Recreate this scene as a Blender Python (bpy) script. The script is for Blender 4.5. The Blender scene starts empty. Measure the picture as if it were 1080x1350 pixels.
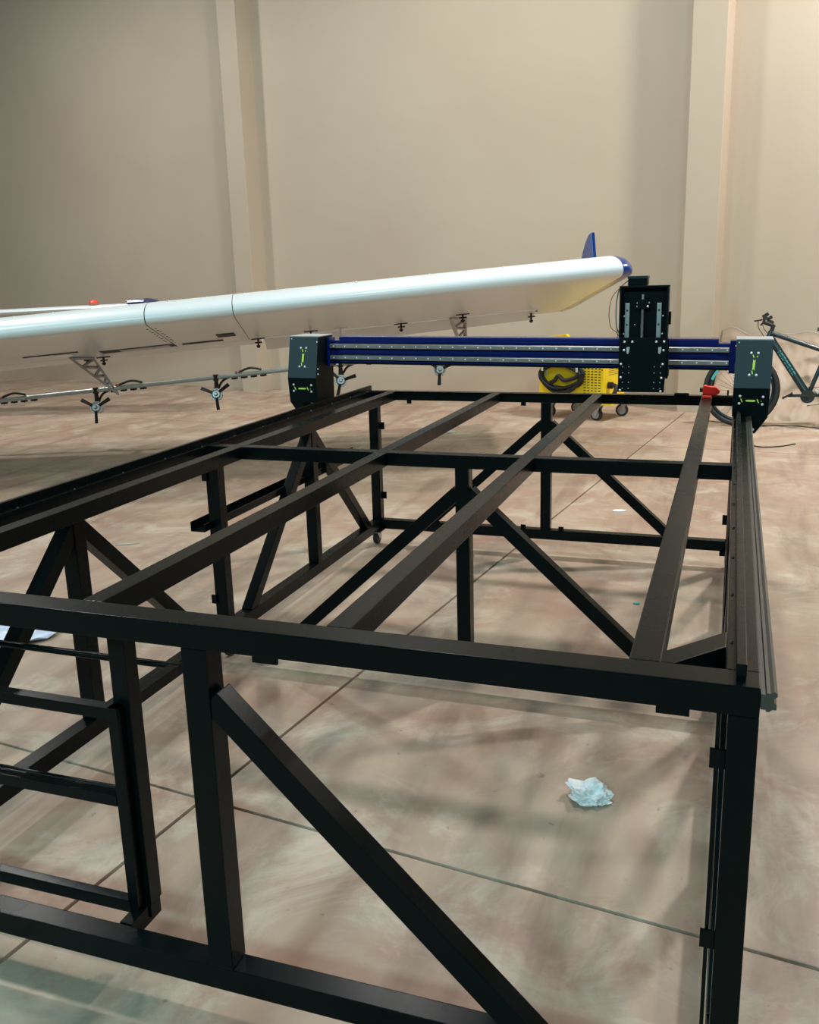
import bpy, bmesh, math, random
from mathutils import Vector, Matrix, noise
random.seed(7)
PI = math.pi
H = 1.475                                   # camera height above the floor (m)
scene = bpy.context.scene
C = scene.collection

# ------------------------------------------------------------------ camera, world, lights, exposure
YAW, PITCH, ROLL, FPX = -0.3423, 0.2369, -0.0282, 1201.0
def cam_axes():
    cy, sy, cp, sp = math.cos(YAW), math.sin(YAW), math.cos(PITCH), math.sin(PITCH)
    f = Vector((sy*cp, cy*cp, -sp)); r = Vector((cy, -sy, 0)); u = r.cross(f)
    cr, sr = math.cos(ROLL), math.sin(ROLL)
    return cr*r + sr*u, -sr*r + cr*u, f
RX, UP, FW = cam_axes()
cam_d = bpy.data.cameras.new('camera'); cam = bpy.data.objects.new('camera', cam_d); C.objects.link(cam)
cam_d.sensor_fit = 'HORIZONTAL'; cam_d.sensor_width = 36.0; cam_d.lens = 36.0*FPX/1080.0
cam_d.shift_y = -18.0/1080.0; cam_d.clip_start = 0.05; cam_d.clip_end = 200
m = Matrix.Identity(4)
for i in range(3):
    m[i][0] = RX[i]; m[i][1] = UP[i]; m[i][2] = -FW[i]
m[2][3] = H
cam.matrix_world = m
scene.camera = cam

world = bpy.data.worlds.new('hall_ambient'); scene.world = world; world.use_nodes = True
bg = world.node_tree.nodes['Background']
bg.inputs['Color'].default_value = (0.95, 0.95, 0.95, 1); bg.inputs['Strength'].default_value = 0.05

def lamp(x, y, z, power, size, col=(1.0, 0.985, 0.955), tilt=0.0, tiltx=0.0):
    d = bpy.data.lights.new('hall_lamp', 'AREA'); d.shape = 'DISK'; d.size = size; d.energy = power; d.color = col
    o = bpy.data.objects.new('hall_lamp', d); C.objects.link(o); o.location = (x, y, z)
    o.rotation_euler = (tiltx, tilt, 0)
    return o
COOL = (0.48, 0.93, 1.0)
for x, p in ((-8.5, 178), (-3.2, 140), (2.4, 440)):          # row near the back wall
    lamp(x, 8.2, 6.4, p, 0.5)
for x in (-6.5, -1.0, 4.5):                                     # middle row
    lamp(x, 3.2, 6.6, 100, 0.6)
for x in (-7.0, -2.0, 3.0):                                     # cool flood lamps on the side of the hall behind the camera
    lamp(x, -5.5, 5.2, 250, 0.7, COOL, 0, math.radians(55))

vs = scene.view_settings
vs.view_transform = 'Standard'; vs.look = 'None'; vs.gamma = 1.0; vs.use_curve_mapping = False; vs.exposure = 0.0

# ------------------------------------------------------------------ helpers
def srgb(r, g, b):
    f = lambda c: (c/255/12.92) if c/255 <= 0.04045 else ((c/255+0.055)/1.055)**2.4
    return (f(r), f(g), f(b), 1)

def material(name, col, rough=0.5, metal=0.0, coat=0.0, var=0.0, scale=20.0, bump=0.0, spec=0.5, rough_var=0.0):
    mt = bpy.data.materials.new(name); mt.use_nodes = True
    nt = mt.node_tree; b = nt.nodes['Principled BSDF']
    b.inputs['Base Color'].default_value = col; b.inputs['Roughness'].default_value = rough
    b.inputs['Metallic'].default_value = metal; b.inputs['Coat Weight'].default_value = coat
    b.inputs['Coat Roughness'].default_value = 0.1; b.inputs['Specular IOR Level'].default_value = spec
    tc = nt.nodes.new('ShaderNodeTexCoord')
    nz = nt.nodes.new('ShaderNodeTexNoise'); nz.inputs['Scale'].default_value = scale; nz.inputs['Detail'].default_value = 5
    nt.links.new(tc.outputs['Object'], nz.inputs['Vector'])
    if var > 0:
        mx = nt.nodes.new('ShaderNodeMix'); mx.data_type = 'RGBA'
        mx.inputs['A'].default_value = tuple(c*(1-var) for c in col[:3]) + (1,)
        mx.inputs['B'].default_value = tuple(min(1, c*(1+var)) for c in col[:3]) + (1,)
        nt.links.new(nz.outputs['Fac'], mx.inputs['Factor']); nt.links.new(mx.outputs['Result'], b.inputs['Base Color'])
    if rough_var > 0:
        mr = nt.nodes.new('ShaderNodeMapRange'); mr.inputs['To Min'].default_value = max(0.02, rough-rough_var); mr.inputs['To Max'].default_value = rough+rough_var
        nt.links.new(nz.outputs['Fac'], mr.inputs['Value']); nt.links.new(mr.outputs['Result'], b.inputs['Roughness'])
    if bump > 0:
        bp = nt.nodes.new('ShaderNodeBump'); bp.inputs['Strength'].default_value = bump; bp.inputs['Distance'].default_value = 0.004
        nt.links.new(nz.outputs['Fac'], bp.inputs['Height']); nt.links.new(bp.outputs['Normal'], b.inputs['Normal'])
    return mt

M = {}
M['black'] = material('black_paint', (0.0014, 0.0036, 0.0040, 1), 0.27, var=0.15, scale=12, rough_var=0.03, bump=0.0, spec=0.11)
M['black2'] = material('powder_coated_black', (0.0016, 0.0048, 0.0058, 1), 0.48, var=0.1, scale=60, spec=0.08)
M['plate'] = material('lightened_black_cover', (0.011, 0.021, 0.027, 1), 0.45, var=0.1, scale=40, spec=0.3)  # black lightened so the upper covers carry their lit tone in colour
M['blue'] = material('blue_anodised', (0.0015, 0.011, 0.115, 1), 0.25, coat=0.05, var=0.1, scale=15, spec=0.3)
M['steel'] = material('ground_steel', (0.31, 0.29, 0.28, 1), 0.38, metal=0.8, var=0.12, scale=30, rough_var=0.08)
M['zinc'] = material('zinc_plated', (0.44, 0.41, 0.40, 1), 0.38, metal=0.6, var=0.1, scale=40)
M['greybar'] = material('oiled_guide_steel', (0.075, 0.075, 0.07, 1), 0.35, metal=0.6, var=0.3, scale=25)
M['bolt'] = material('bright_bolt', (0.85, 0.87, 0.88, 1), 0.3, metal=0.3)
M['lime'] = material('lime_lettering', (0.62, 0.85, 0.06, 1), 0.5)
M['rubber'] = material('black_rubber', (0.012, 0.012, 0.012, 1), 0.6, var=0.2, scale=50)
M['white'] = material('white_wing_paint', (0.74, 0.80, 0.81, 1), 0.34, coat=0.12, var=0.03, scale=3)
M['cream'] = material('belly_paint', (0.60, 0.575, 0.54, 1), 0.3, coat=0.2, var=0.06, scale=4)
M['wingblue'] = material('wing_tip_blue', (0.006, 0.040, 0.22, 1), 0.25, coat=0.4)
M['gap'] = material('dark_seam', (0.03, 0.03, 0.03, 1), 0.7)
M['strut'] = material('grey_bracket_paint', (0.46, 0.46, 0.47, 1), 0.4, var=0.1, scale=30)
M['alu'] = material('aluminium_boom', (0.50, 0.52, 0.50, 1), 0.3, metal=0.6, var=0.15, scale=12)
M['brass'] = material('copper_fitting', (0.60, 0.30, 0.20, 1), 0.25, metal=0.8)
M['hose'] = material('brown_black_hose', (0.020, 0.013, 0.010, 1), 0.45)
M['yellow'] = material('yellow_enamel', (0.95, 0.66, 0.010, 1), 0.35, coat=0.2, var=0.06, scale=8)
M['red'] = material('red_plastic', (0.92, 0.060, 0.030, 1), 0.4, coat=0.1)
M['bike'] = material('dark_teal_frame', (0.006, 0.020, 0.025, 1), 0.3, coat=0.2)
M['teal'] = material('turquoise_decal', (0.06, 0.38, 0.36, 1), 0.4)
M['wire_r'] = material('red_wire', (0.25, 0.05, 0.03, 1), 0.5)
M['wire_g'] = material('green_wire', (0.05, 0.12, 0.10, 1), 0.5)
M['paper'] = material('white_paper', (0.75, 0.77, 0.78, 1), 0.7, var=0.08, scale=40)
M['bluewhite'] = material('pale_blue_plastic', (0.50, 0.60, 0.76, 1), 0.35, var=0.25, scale=10)
M['wood'] = material('pale_splinter', (0.45, 0.38, 0.30, 1), 0.7, var=0.2, scale=60)
M['groove'] = material('dark_joint_filler', (0.055, 0.035, 0.026, 1), 0.9, var=0.3, scale=9)

def wall_material():
    mt = material('painted_beige_wall', srgb(203, 188, 168), 0.55, var=0.0, spec=0.4)
    nt = mt.node_tree; b = nt.nodes['Principled BSDF']; tc = nt.nodes['Texture Coordinate']
    n1 = nt.nodes.new('ShaderNodeTexNoise'); n1.inputs['Scale'].default_value = 0.55; n1.inputs['Detail'].default_value = 6
    n2 = nt.nodes.new('ShaderNodeTexNoise'); n2.inputs['Scale'].default_value = 90; n2.inputs['Detail'].default_value = 2
    cr = nt.nodes.new('ShaderNodeValToRGB')
    cr.color_ramp.elements[0].position = 0.3; cr.color_ramp.elements[0].color = srgb(191, 172, 152)
    cr.color_ramp.elements[1].position = 0.7; cr.color_ramp.elements[1].color = srgb(199, 182, 161)
    nt.links.new(tc.outputs['Object'], n1.inputs['Vector']); nt.links.new(tc.outputs['Object'], n2.inputs['Vector'])
    nt.links.new(n1.outputs['Fac'], cr.inputs['Fac']); nt.links.new(cr.outputs['Color'], b.inputs['Base Color'])
    bp = nt.nodes.new('ShaderNodeBump'); bp.inputs['Strength'].default_value = 0.05; bp.inputs['Distance'].default_value = 0.002
    nt.links.new(n2.outputs['Fac'], bp.inputs['Height']); nt.links.new(bp.outputs['Normal'], b.inputs['Normal'])
    return mt
M['wall'] = wall_material()

def floor_material():
    mt = bpy.data.materials.new('stained_concrete'); mt.use_nodes = True
    nt = mt.node_tree; N = nt.nodes; L = nt.links; b = N['Principled BSDF']
    geo = N.new('ShaderNodeNewGeometry')
    def nz(scale, detail, rough=0.6, dist=0.0, sx=1.0, sy=1.0, rot=0.0, off=0.0):
        mp = N.new('ShaderNodeMapping'); mp.inputs['Scale'].default_value = (sx, sy, 1); mp.inputs['Rotation'].default_value = (0, 0, rot)
        mp.inputs['Location'].default_value = (off, off*0.7, 0)
        t = N.new('ShaderNodeTexNoise'); t.inputs['Scale'].default_value = scale; t.inputs['Detail'].default_value = detail
        t.inputs['Roughness'].default_value = rough; t.inputs['Distortion'].default_value = dist
        L.new(geo.outputs['Position'], mp.inputs['Vector']); L.new(mp.outputs['Vector'], t.inputs['Vector']); return t.outputs['Fac']
    def ramp(fac, p0, c0, p1, c1):
        r = N.new('ShaderNodeValToRGB'); r.color_ramp.elements[0].position = p0; r.color_ramp.elements[0].color = c0
        r.color_ramp.elements[1].position = p1; r.color_ramp.elements[1].color = c1; L.new(fac, r.inputs['Fac']); return r.outputs['Color']
    def mix(a, c, f, mode='MIX'):
        x = N.new('ShaderNodeMix'); x.data_type = 'RGBA'; x.blend_type = mode
        for k, s in (('A', a), ('B', c), ('Factor', f)):
            i = x.inputs[k]
            if hasattr(s, 'links') or hasattr(s, 'is_linked'): L.new(s, i)
            else: i.default_value = s
        return x.outputs['Result']
    base = ramp(nz(0.9, 8, 0.62, 0.6), 0.34, srgb(158, 134, 115), 0.64, srgb(186, 164, 142))
    red = ramp(nz(1.7, 7, 0.65, 1.0, off=9.0), 0.46, (0, 0, 0, 1), 0.62, (1, 1, 1, 1))
    c = mix(base, srgb(156, 116, 99), mix((0, 0, 0, 1), red, 0.5))
    pale = ramp(nz(2.6, 8, 0.7, 0.8, off=21.0), 0.50, (0, 0, 0, 1), 0.66, (1, 1, 1, 1))
    c = mix(c, srgb(214, 204, 184), mix((0, 0, 0, 1), pale, 0.5))
    streak = ramp(nz(1.2, 6, 0.6, 0.4, 4.0, 0.55, -0.118, 4.0), 0.52, (0, 0, 0, 1), 0.68, (1, 1, 1, 1))
    c = mix(c, srgb(122, 96, 82), mix((0, 0, 0, 1), streak, 0.5))
    spots = ramp(nz(26, 3, 0.5, 0.0, off=2.0), 0.70, (0, 0, 0, 1), 0.76, (1, 1, 1, 1))
    c = mix(c, srgb(95, 76, 64), mix((0, 0, 0, 1), spots, 0.5))
    L.new(c, b.inputs['Base Color'])
    rr = N.new('ShaderNodeMapRange'); rr.inputs['To Min'].default_value = 0.36; rr.inputs['To Max'].default_value = 0.62
    L.new(nz(3.0, 5, 0.6, off=13.0), rr.inputs['Value']); L.new(rr.outputs['Result'], b.inputs['Roughness'])
    bp = N.new('ShaderNodeBump'); bp.inputs['Strength'].default_value = 0.15; bp.inputs['Distance'].default_value = 0.004
    L.new(nz(14, 6, 0.6), bp.inputs['Height']); L.new(bp.outputs['Normal'], b.inputs['Normal'])
    return mt
M['floor'] = floor_material()

# ---- mesh helpers (everything in world coordinates, moved into the parent's frame when linked)
def nb(): return bmesh.new()
def hexa(bm, P):
    v = [bm.verts.new(p) for p in P]
    for f in ((0,3,2,1), (4,5,6,7), (0,1,5,4), (1,2,6,5), (2,3,7,6), (3,0,4,7)): bm.faces.new([v[i] for i in f])
    return v
def box(bm, x0, x1, y0, y1, z0, z1):
    return hexa(bm, [(x0,y0,z0),(x1,y0,z0),(x1,y1,z0),(x0,y1,z0),(x0,y0,z1),(x1,y0,z1),(x1,y1,z1),(x0,y1,z1)])
def bar(bm, p, q, w, h, up=(0,0,1)):
    p, q, up = Vector(p), Vector(q), Vector(up); d = (q-p).normalized(); s = d.cross(up).normalized(); t = s.cross(d)
    s, t = s*w/2, t*h/2
    return hexa(bm, [p-s-t, p+s-t, q+s-t, q-s-t, p-s+t, p+s+t, q+s+t, q-s+t])
def prism(bm, poly, ext):
    ext = Vector(ext); a = [bm.verts.new(Vector(p)) for p in poly]; b = [bm.verts.new(Vector(p)+ext) for p in poly]
    bm.faces.new(a); bm.faces.new(b[::-1]); n = len(a)
    for i in range(n): bm.faces.new((a[i], b[i], b[(i+1) % n], a[(i+1) % n]))
def ring_frame(d):
    d = d.normalized(); a = Vector((0,0,1)) if abs(d.z) < 0.9 else Vector((1,0,0))
    s = d.cross(a).normalized(); return s, s.cross(d)
def cyl(bm, p, q, r0, r1=None, n=14):
    p, q = Vector(p), Vector(q); r1 = r0 if r1 is None else r1; s, t = ring_frame(q-p)
    A, B = [], []
    for i in range(n):
        a = 2*PI*i/n; o = s*math.cos(a) + t*math.sin(a)
        A.append(bm.verts.new(p+o*r0)); B.append(bm.verts.new(q+o*r1))
    bm.faces.new(A); bm.faces.new(B[::-1])
    for i in range(n): bm.faces.new((A[i], A[(i+1) % n], B[(i+1) % n], B[i]))
def spline(pts, k=8):
    pts = [Vector(p) for p in pts]; out = []
    for i in range(len(pts)-1):
        p0, p1, p2, p3 = pts[max(i-1,0)], pts[i], pts[i+1], pts[min(i+2,len(pts)-1)]
        for j in range(k):
            t = j/k
            out.append(0.5*((2*p1)+(p2-p0)*t+(2*p0-5*p1+4*p2-p3)*t*t+(3*p1-p0-3*p2+p3)*t**3))
    out.append(pts[-1]); return out
def hosepath(bm, pts, r, n=8, k=8, closed=False):
    P = spline(pts, k); rings = []; prev = None
    for i, p in enumerate(P):
        d = (P[min(i+1,len(P)-1)]-P[max(i-1,0)]).normalized()
        if prev is None: s, t = ring_frame(d)
        else:
            s = (prev - d*prev.dot(d)).normalized(); t = d.cross(s)
        prev = s
        rings.append([bm.verts.new(p+(s*math.cos(2*PI*j/n)+t*math.sin(2*PI*j/n))*r) for j in range(n)])
    for a, b in zip(rings, rings[1:]):
        for j in range(n): bm.faces.new((a[j], a[(j+1) % n], b[(j+1) % n], b[j]))
    bm.faces.new(rings[0][::-1]); bm.faces.new(rings[-1])
def torus(bm, c, ax, R, r, n=40, k=10):
    c = Vector(c); s, t = ring_frame(Vector(ax)); a = Vector(ax).normalized(); rings = []
    for i in range(n):
        th = 2*PI*i/n; o = s*math.cos(th)+t*math.sin(th)
        rings.append([bm.verts.new(c+o*(R+r*math.cos(2*PI*j/k))+a*r*math.sin(2*PI*j/k)) for j in range(k)])
    for i in range(n):
        A, B = rings[i], rings[(i+1) % n]
        for j in range(k): bm.faces.new((A[j], A[(j+1) % k], B[(j+1) % k], B[j]))
def dome(bm, c, ax, r, h, n=10, rings=3):
    c, a = Vector(c), Vector(ax).normalized(); s, t = ring_frame(a); prev = None
    for i in range(rings):
        f = i/rings*PI/2; rr, hh = r*math.cos(f), h*math.sin(f)
        R = [bm.verts.new(c+a*hh+(s*math.cos(2*PI*j/n)+t*math.sin(2*PI*j/n))*rr) for j in range(n)]
        if prev:
            for j in range(n): bm.faces.new((prev[j], prev[(j+1) % n], R[(j+1) % n], R[j]))
        else: bm.faces.new(R[::-1])
        prev = R
    top = bm.verts.new(c+a*h)
    for j in range(n): bm.faces.new((prev[j], prev[(j+1) % n], top))

ORG = {}
def thing(name, label, cat, loc, group=None):
    o = bpy.data.objects.new(name, None); C.objects.link(o); o.location = loc; o.empty_display_size = 0.1
    o['label'] = label; o['category'] = cat
    if group: o['group'] = group
    ORG[o.name] = Vector(loc); return o
def obj(name, bm, mt, parent=None, bevel=0.0, smooth=False, org=None, label=None, kind=None):
    off = ORG[parent.name] if parent else (Vector(org) if org else Vector((0,0,0)))
    if bevel > 0:
        bmesh.ops.bevel(bm, geom=list(bm.edges), offset=bevel, segments=2, affect='EDGES', profile=0.7)
    bmesh.ops.recalc_face_normals(bm, faces=bm.faces)
    for v in bm.verts: v.co -= off
    me = bpy.data.meshes.new(name); bm.to_mesh(me); bm.free()
    o = bpy.data.objects.new(name, me); C.objects.link(o)
    for x in (mt if isinstance(mt, (list, tuple)) else [mt]): me.materials.append(x)
    if smooth:
        for p in me.polygons: p.use_smooth = True
        me.set_sharp_from_angle(angle=math.radians(38))
    if parent: o.parent = parent; ORG[o.name] = off
    else:
        o.location = off; ORG[o.name] = off
    if label: o['label'] = label
    if kind: o['kind'] = kind
    return o
def tag(o, label, cat, group=None):
    o['label'] = label; o['category'] = cat
    if group: o['group'] = group
    return o
def dup(o, parent=None, loc=None):
    c = o.copy(); C.objects.link(c)
    if parent: c.parent = parent
    if loc is not None: c.location = loc
    ORG[c.name] = Vector(c.location) if parent is None else ORG[parent.name]
    for ch in list(o.children): dup(ch, c)
    return c

# ------------------------------------------------------------------ hall: walls, pilasters, floor slabs
WA = math.atan(-0.194); wd = Vector((math.cos(WA), math.sin(WA), 0)); wn = Vector((math.sin(WA), -math.cos(WA), 0))   # along wall, toward the hall
WP = Vector((-0.37, 10.12, 0)) - wn*0.30                       # a point on the wall plane
def wpt(s, off, z): return WP + wd*s + wn*off + Vector((0,0,z))
bm = nb(); hexa(bm, [wpt(-16,0,-0.2), wpt(14,0,-0.2), wpt(14,-0.3,-0.2), wpt(-16,-0.3,-0.2), wpt(-16,0,8), wpt(14,0,8), wpt(14,-0.3,8), wpt(-16,-0.3,8)])
o = obj('wall_back', bm, M['wall']); o['kind'] = 'structure'
for k, (s, w) in enumerate(((-6.06, 0.30), (0.0, 0.335), (6.1, 0.32), (-12.1, 0.30))):
    bm = nb(); hexa(bm, [wpt(s-w/2,0.30,-0.1), wpt(s+w/2,0.30,-0.1), wpt(s+w/2,-0.02,-0.1), wpt(s-w/2,-0.02,-0.1), wpt(s-w/2,0.30,8), wpt(s+w/2,0.30,8), wpt(s+w/2,-0.02,8), wpt(s-w/2,-0.02,8)])
    o = obj('trim_%d' % (k+1), bm, M['wall'], bevel=0.006); o['kind'] = 'structure'

GA = 0.118; gx = Vector((math.cos(GA), -math.sin(GA), 0)); gy = Vector((math.sin(GA), math.cos(GA), 0)); G0 = Vector((-1.405, 2.055, 0))
bm = nb(); P = [G0+gx*a+gy*b for a, b in ((-18,-12),(18,-12),(18,14),(-18,14))]
hexa(bm, [p+Vector((0,0,-0.3)) for p in P] + [p+Vector((0,0,-0.014)) for p in P])
floor = obj('floor', bm, M['groove']); floor['kind'] = 'structure'
SX, SY = 6.1, 6.05
for i in range(-2, 2):
    for j in range(-2, 2):
        a0, a1, b0, b1 = i*SX+0.006, (i+1)*SX-0.006, j*SY+0.005, (j+1)*SY-0.005
        q = [G0+gx*a+gy*b for a, b in ((a0,b0),(a1,b0),(a1,b1),(a0,b1))]
        bm = nb(); hexa(bm, [p+Vector((0,0,-0.03)) for p in q] + [p for p in q])
        obj('floor_slab', bm, M['floor'], floor, bevel=0.004)

# ------------------------------------------------------------------ cutting table
ZT = H-0.600; ZB = H-0.648                                     # top and underside of the top tubes
XL0, XL1, XR0, XR1 = -1.925, -1.876, 0.017, 0.066               # the two side rails
YF0, YF1, YM0, YM1, YB0, YB1 = 1.331, 1.390, 2.980, 3.030, 4.679, 4.729
LONG = [(-1.779,-1.729), (-1.189,-1.142), (-0.661,-0.613), (-0.131,-0.081)]
T = thing('cutting_table', 'large black welded steel table frame on castors with open bed of square tubes', 'table frame', ((XL0+XR1)/2, (YF0+YB1)/2, 0))
bk = M['black']
def part(name, fn, mt=bk, bevel=0.0025, parent=T, **k):
    bm = nb(); fn(bm); return obj(name, bm, mt, parent, bevel, **k)
part('cross_beam', lambda b: box(b, XL0, XR1, YF0, YF1, ZB, ZT))
part('cross_beam', lambda b: box(b, XL0, XR1, YB0, YB1, ZB, ZT))
xs = [XL1] + [v for p in LONG for v in p] + [XR0]
for i in range(0, len(xs), 2):
    part('middle_beam', lambda b: box(b, xs[i]-0.001, xs[i+1]+0.001, YM0, YM1, ZB, ZT-0.0006))
for x0, x1 in LONG:
    part('long_beam', lambda b: box(b, x0, x1, YF1, YB0, ZB, ZT))
for x0, x1 in ((XL0, XL1), (XR0, XR1)):
    part('side_rail', lambda b: box(b, x0, x1, YF1, YB0, ZB, ZT))
# raised rack bars on the side rails and hardened guide rails on their outer faces
for x0, x1 in ((0.0305, 0.0455), (-1.9045, -1.8895)):
    rk = part('rack_bar', lambda b: box(b, x0, x1, 1.352, 4.725, ZT, ZT+0.026), bevel=0.0015)
    bm = nb()
    for k in range(14):
        y = 1.50+k*0.242
        dome(bm, ((x1+0.007) if x0 < -1 else (x0-0.007), y, ZT), (0,0,1), 0.0035, 0.004, 8)
    obj('screw_row', bm, M['greybar'], rk, kind='stuff')
def guide(b, sgn, x):
    prof = [(0,-0.010),(0.007,-0.010),(0.008,-0.013),(0.012,-0.013),(0.0165,-0.009),(0.022,-0.009),(0.022,-0.001),(0.0185,0.003),(0.0185,0.009),(0.0225,0.012),(0.0225,0.017),(0.018,0.0195),(0.013,0.0165),(0.008,0.0165),(0.006,0.014),(0,0.014)]
    prism(b, [(x+sgn*px, 1.325, ZT-0.020+pz) for px, pz in prof], (0, 3.40, 0))
part('guide_rail', lambda b: guide(b, 1, XR1), M['greybar'], 0)
part('guide_rail', lambda b: guide(b, -1, XL0), M['greybar'], 0)
# corner gussets
part('gusset', lambda b: prism(b, [(-0.125,1.392,ZB+0.004),(-0.062,1.392,ZB+0.004),(0.016,1.483,ZB+0.004),(0.016,1.552,ZB+0.004),(-0.081,1.435,ZB+0.004)], (0,0,0.043)))
# legs
ZR0, ZR1 = H-1.386, H-1.333                                    # bottom rails
XG0, XG1 = -1.895, -1.842                                     # legs of the far side stand a little inboard
YL = [(1.331,1.381), (2.155,2.205), (2.980,3.030), (3.830,3.880), (4.679,4.729)]
for y0, y1 in YL:
    part('leg', lambda b: box(b, XG0, XG1, y0, y1, ZR1, ZB))
    part('leg', lambda b: box(b, XR0 if y0 > 1.4 else 0.022, XR1, y0, y1, ZR1, ZB))
for (x0, x1), (y0, y1) in (((-0.930,-0.877), (1.331,1.384)), ((-0.892,-0.842), YL[2]), ((-0.927,-0.874), YL[4])):
    part('leg', lambda b: box(b, x0, x1, y0, y1, ZR1, ZB))
# bottom rails
for x0, x1 in ((XG0, XG1), (XR0, XR1)):
    part('bottom_rail', lambda b: box(b, x0, x1, 1.331, 4.729, ZR0, ZR1))
for y0, y1 in (YL[0], YL[2], YL[4]):
    part('bottom_rail', lambda b: box(b, XG1, XR0, y0, y1, ZR0, ZR1))
# diagonal braces
BW = 0.047
def brace_y(x0, x1, ya, za, yb, zb):                            # in a side plane
    part('brace', lambda b: bar(b, ((x0+x1)/2, ya, za), ((x0+x1)/2, yb, zb), BW, BW, (1,0,0)))
for x0, x1 in ((XG0+.002, XG1-.002), (XR0, XR1)):
    for yc in (2.180, 3.855):
        for s in (-1, 1):
            brace_y(x0, x1, yc+s*0.012, H-0.705, yc+s*0.67, H-1.345)
def brace_x(y0, y1, xa, za, xb, zb):
    part('brace', lambda b: bar(b, (xa, (y0+y1)/2, za), (xb, (y0+y1)/2, zb), BW, BW, (0,1,0)))
for s in (-1, 1):
    brace_x(2.982, 3.028, -0.867+s*0.02, H-0.735, -0.867+s*0.69, H-1.345)
    brace_x(4.681, 4.727, -0.900+s*0.02, H-0.760, -0.900+s*0.66, H-1.345)
brace_x(1.331, 1.384, -0.880, H-0.749, -0.264, H-1.345)
# small welded tabs for the side panels
def tab(x0, x1, y0, y1, z0, z1): part('tab', lambda b: box(b, x0, x1, y0, y1, z0, z1), bevel=0.001)
for xc in (-0.758, -0.058, -1.50):
    tab(xc-0.025, xc+0.025, 1.333, 1.339, ZB-0.0125, ZB+0.004)
for zr in (0.727, 1.05): tab(-0.001, 0.022, 1.345, 1.351, H-zr-0.020, H-zr+0.012)
part('tab_strip', lambda b: box(b, 0.006, 0.0125, 1.352, 1.375, ZR1, ZB), bevel=0.001)
for x, zr in ((-1.655, 0.654), (-1.02, 0.654)): tab(x-0.013, x+0.013, 4.681, 4.687, H-zr-0.012, H-zr+0.010)
for x in (-1.02, -0.815): tab(x-0.014, x+0.014, 4.681, 4.687, ZR1-0.002, ZR1+0.022)
for y, zr in ((4.735, 0.80), (4.735, 1.20)): tab(XG1, XG1+0.02, y-0.012, y-0.006, H-zr-0.02, H-zr+0.02)
for y, zr in ((2.97, 0.72), (2.97, 1.22)): tab(XG0-0.012, XG0+0.01, y, y+0.008, H-zr-0.018, H-zr+0.018)
tab(-0.004, 0.017, 4.690, 4.698, H-1.25, H-1.20)
# cable tray hung on the left legs (open channel)
def tray(b):
    prof = [(0,0.038),(0,0),(0.062,0),(0.062,0.030),(0.059,0.030),(0.059,0.003),(0.003,0.003),(0.003,0.038)]
    prism(b, [(-1.945+px, 2.925, H-0.930+pz) for px, pz in prof], (0, 1.62, 0))
part('cable_tray', tray, bevel=0)
# angle-iron cage bolted inside the front of the frame
cx0, cx1, cy0, cy1 = -1.835, -1.165, 1.425, 1.660
cg = part('cage_post', lambda b: box(b, cx1-0.024, cx1, cy0, cy0+0.024, ZR1, H-0.850), bevel=0.001)
def angle(p, q, w=0.026, t=0.004):
    def f(b):
        p_, q_ = Vector(p), Vector(q); bar(b, p_, q_, w, t); d = (q_-p_).normalized(); s = d.cross(Vector((0,0,1)))
        bar(b, p_+s*(w/2-t/2)-Vector((0,0,w/2)), q_+s*(w/2-t/2)-Vector((0,0,w/2)), t, w-t*1.1)
    part('cage_angle', f, bevel=0.0005)
zc = H-0.852
angle((cx0, cy0+0.012, zc), (cx1, cy0+0.012, zc)); angle((cx1-0.012, cy0, zc), (cx1-0.012, cy1+0.01, zc), 0.024)
part('cage_rod', lambda b: cyl(b, (cx0, cy1, zc-0.004), (cx1, cy1, zc-0.004), 0.0085, n=10), bevel=0, smooth=True)
zc2 = H-1.056
angle((cx0, cy0+0.012, zc2), (cx1-0.025, cy0+0.012, zc2))
part('cage_rod', lambda b: cyl(b, (cx0, cy0+0.045, zc2-0.012), (cx1, cy0+0.045, zc2-0.012), 0.007, n=10), bevel=0, smooth=True)
part('cage_post', lambda b: box(b, -1.190, -1.150, 1.450, 1.490, ZR1, ZB), bevel=0.0015)
part('cage_post', lambda b: box(b, cx0, cx0+0.024, cy0, cy0+0.024, ZR1, zc), bevel=0.001)
part('cage_rod', lambda b: box(b, -1.185, -1.155, 1.384, 1.490, ZR0+0.01, ZR1), bevel=0.0015)
part('cage_rod', lambda b: box(b, cx0, -1.150, 1.448, 1.472, ZR1-0.03, ZR1), bevel=0.0015)
# castors
def castor(x, y, first=[None]):
    if first[0] is None:
        c = obj('castor', (lambda b: (box(b, x-0.045, x+0.045, y-0.045, y+0.045, ZR0-0.006, ZR0), cyl(b, (x,y,ZR0-0.006), (x,y,ZR0-0.016), 0.022), b)[-1])(nb()), M['black'], T)
        bm = nb()
        for s in (-1, 1): prism(bm, [(x+s*0.016, y-0.02, ZR0-0.016), (x+s*0.016, y+0.02, ZR0-0.016), (x+s*0.016, y+0.030, 0.036), (x+s*0.016, y+0.012, 0.030)], (s*0.003, 0, 0))
        box(bm, x-0.019, x+0.019, y-0.02, y+0.02, ZR0-0.019, ZR0-0.015)
        obj('castor_fork', bm, M['zinc'], c)
        bm = nb(); cyl(bm, (x-0.012, y+0.018, 0.0375), (x+0.012, y+0.018, 0.0375), 0.0375, n=22)
        obj('castor_wheel', bm, M['rubber'], c, bevel=0.003, smooth=True); first[0] = (c, x, y)
    else:
        c0, a, b_ = first[0]; dup(c0, T, c0.location + Vector((x-a, y-b_, 0)))
for x in (-1.87, 0.035):
    for y in (1.40, 3.005, 4.66): castor(x, y)

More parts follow.
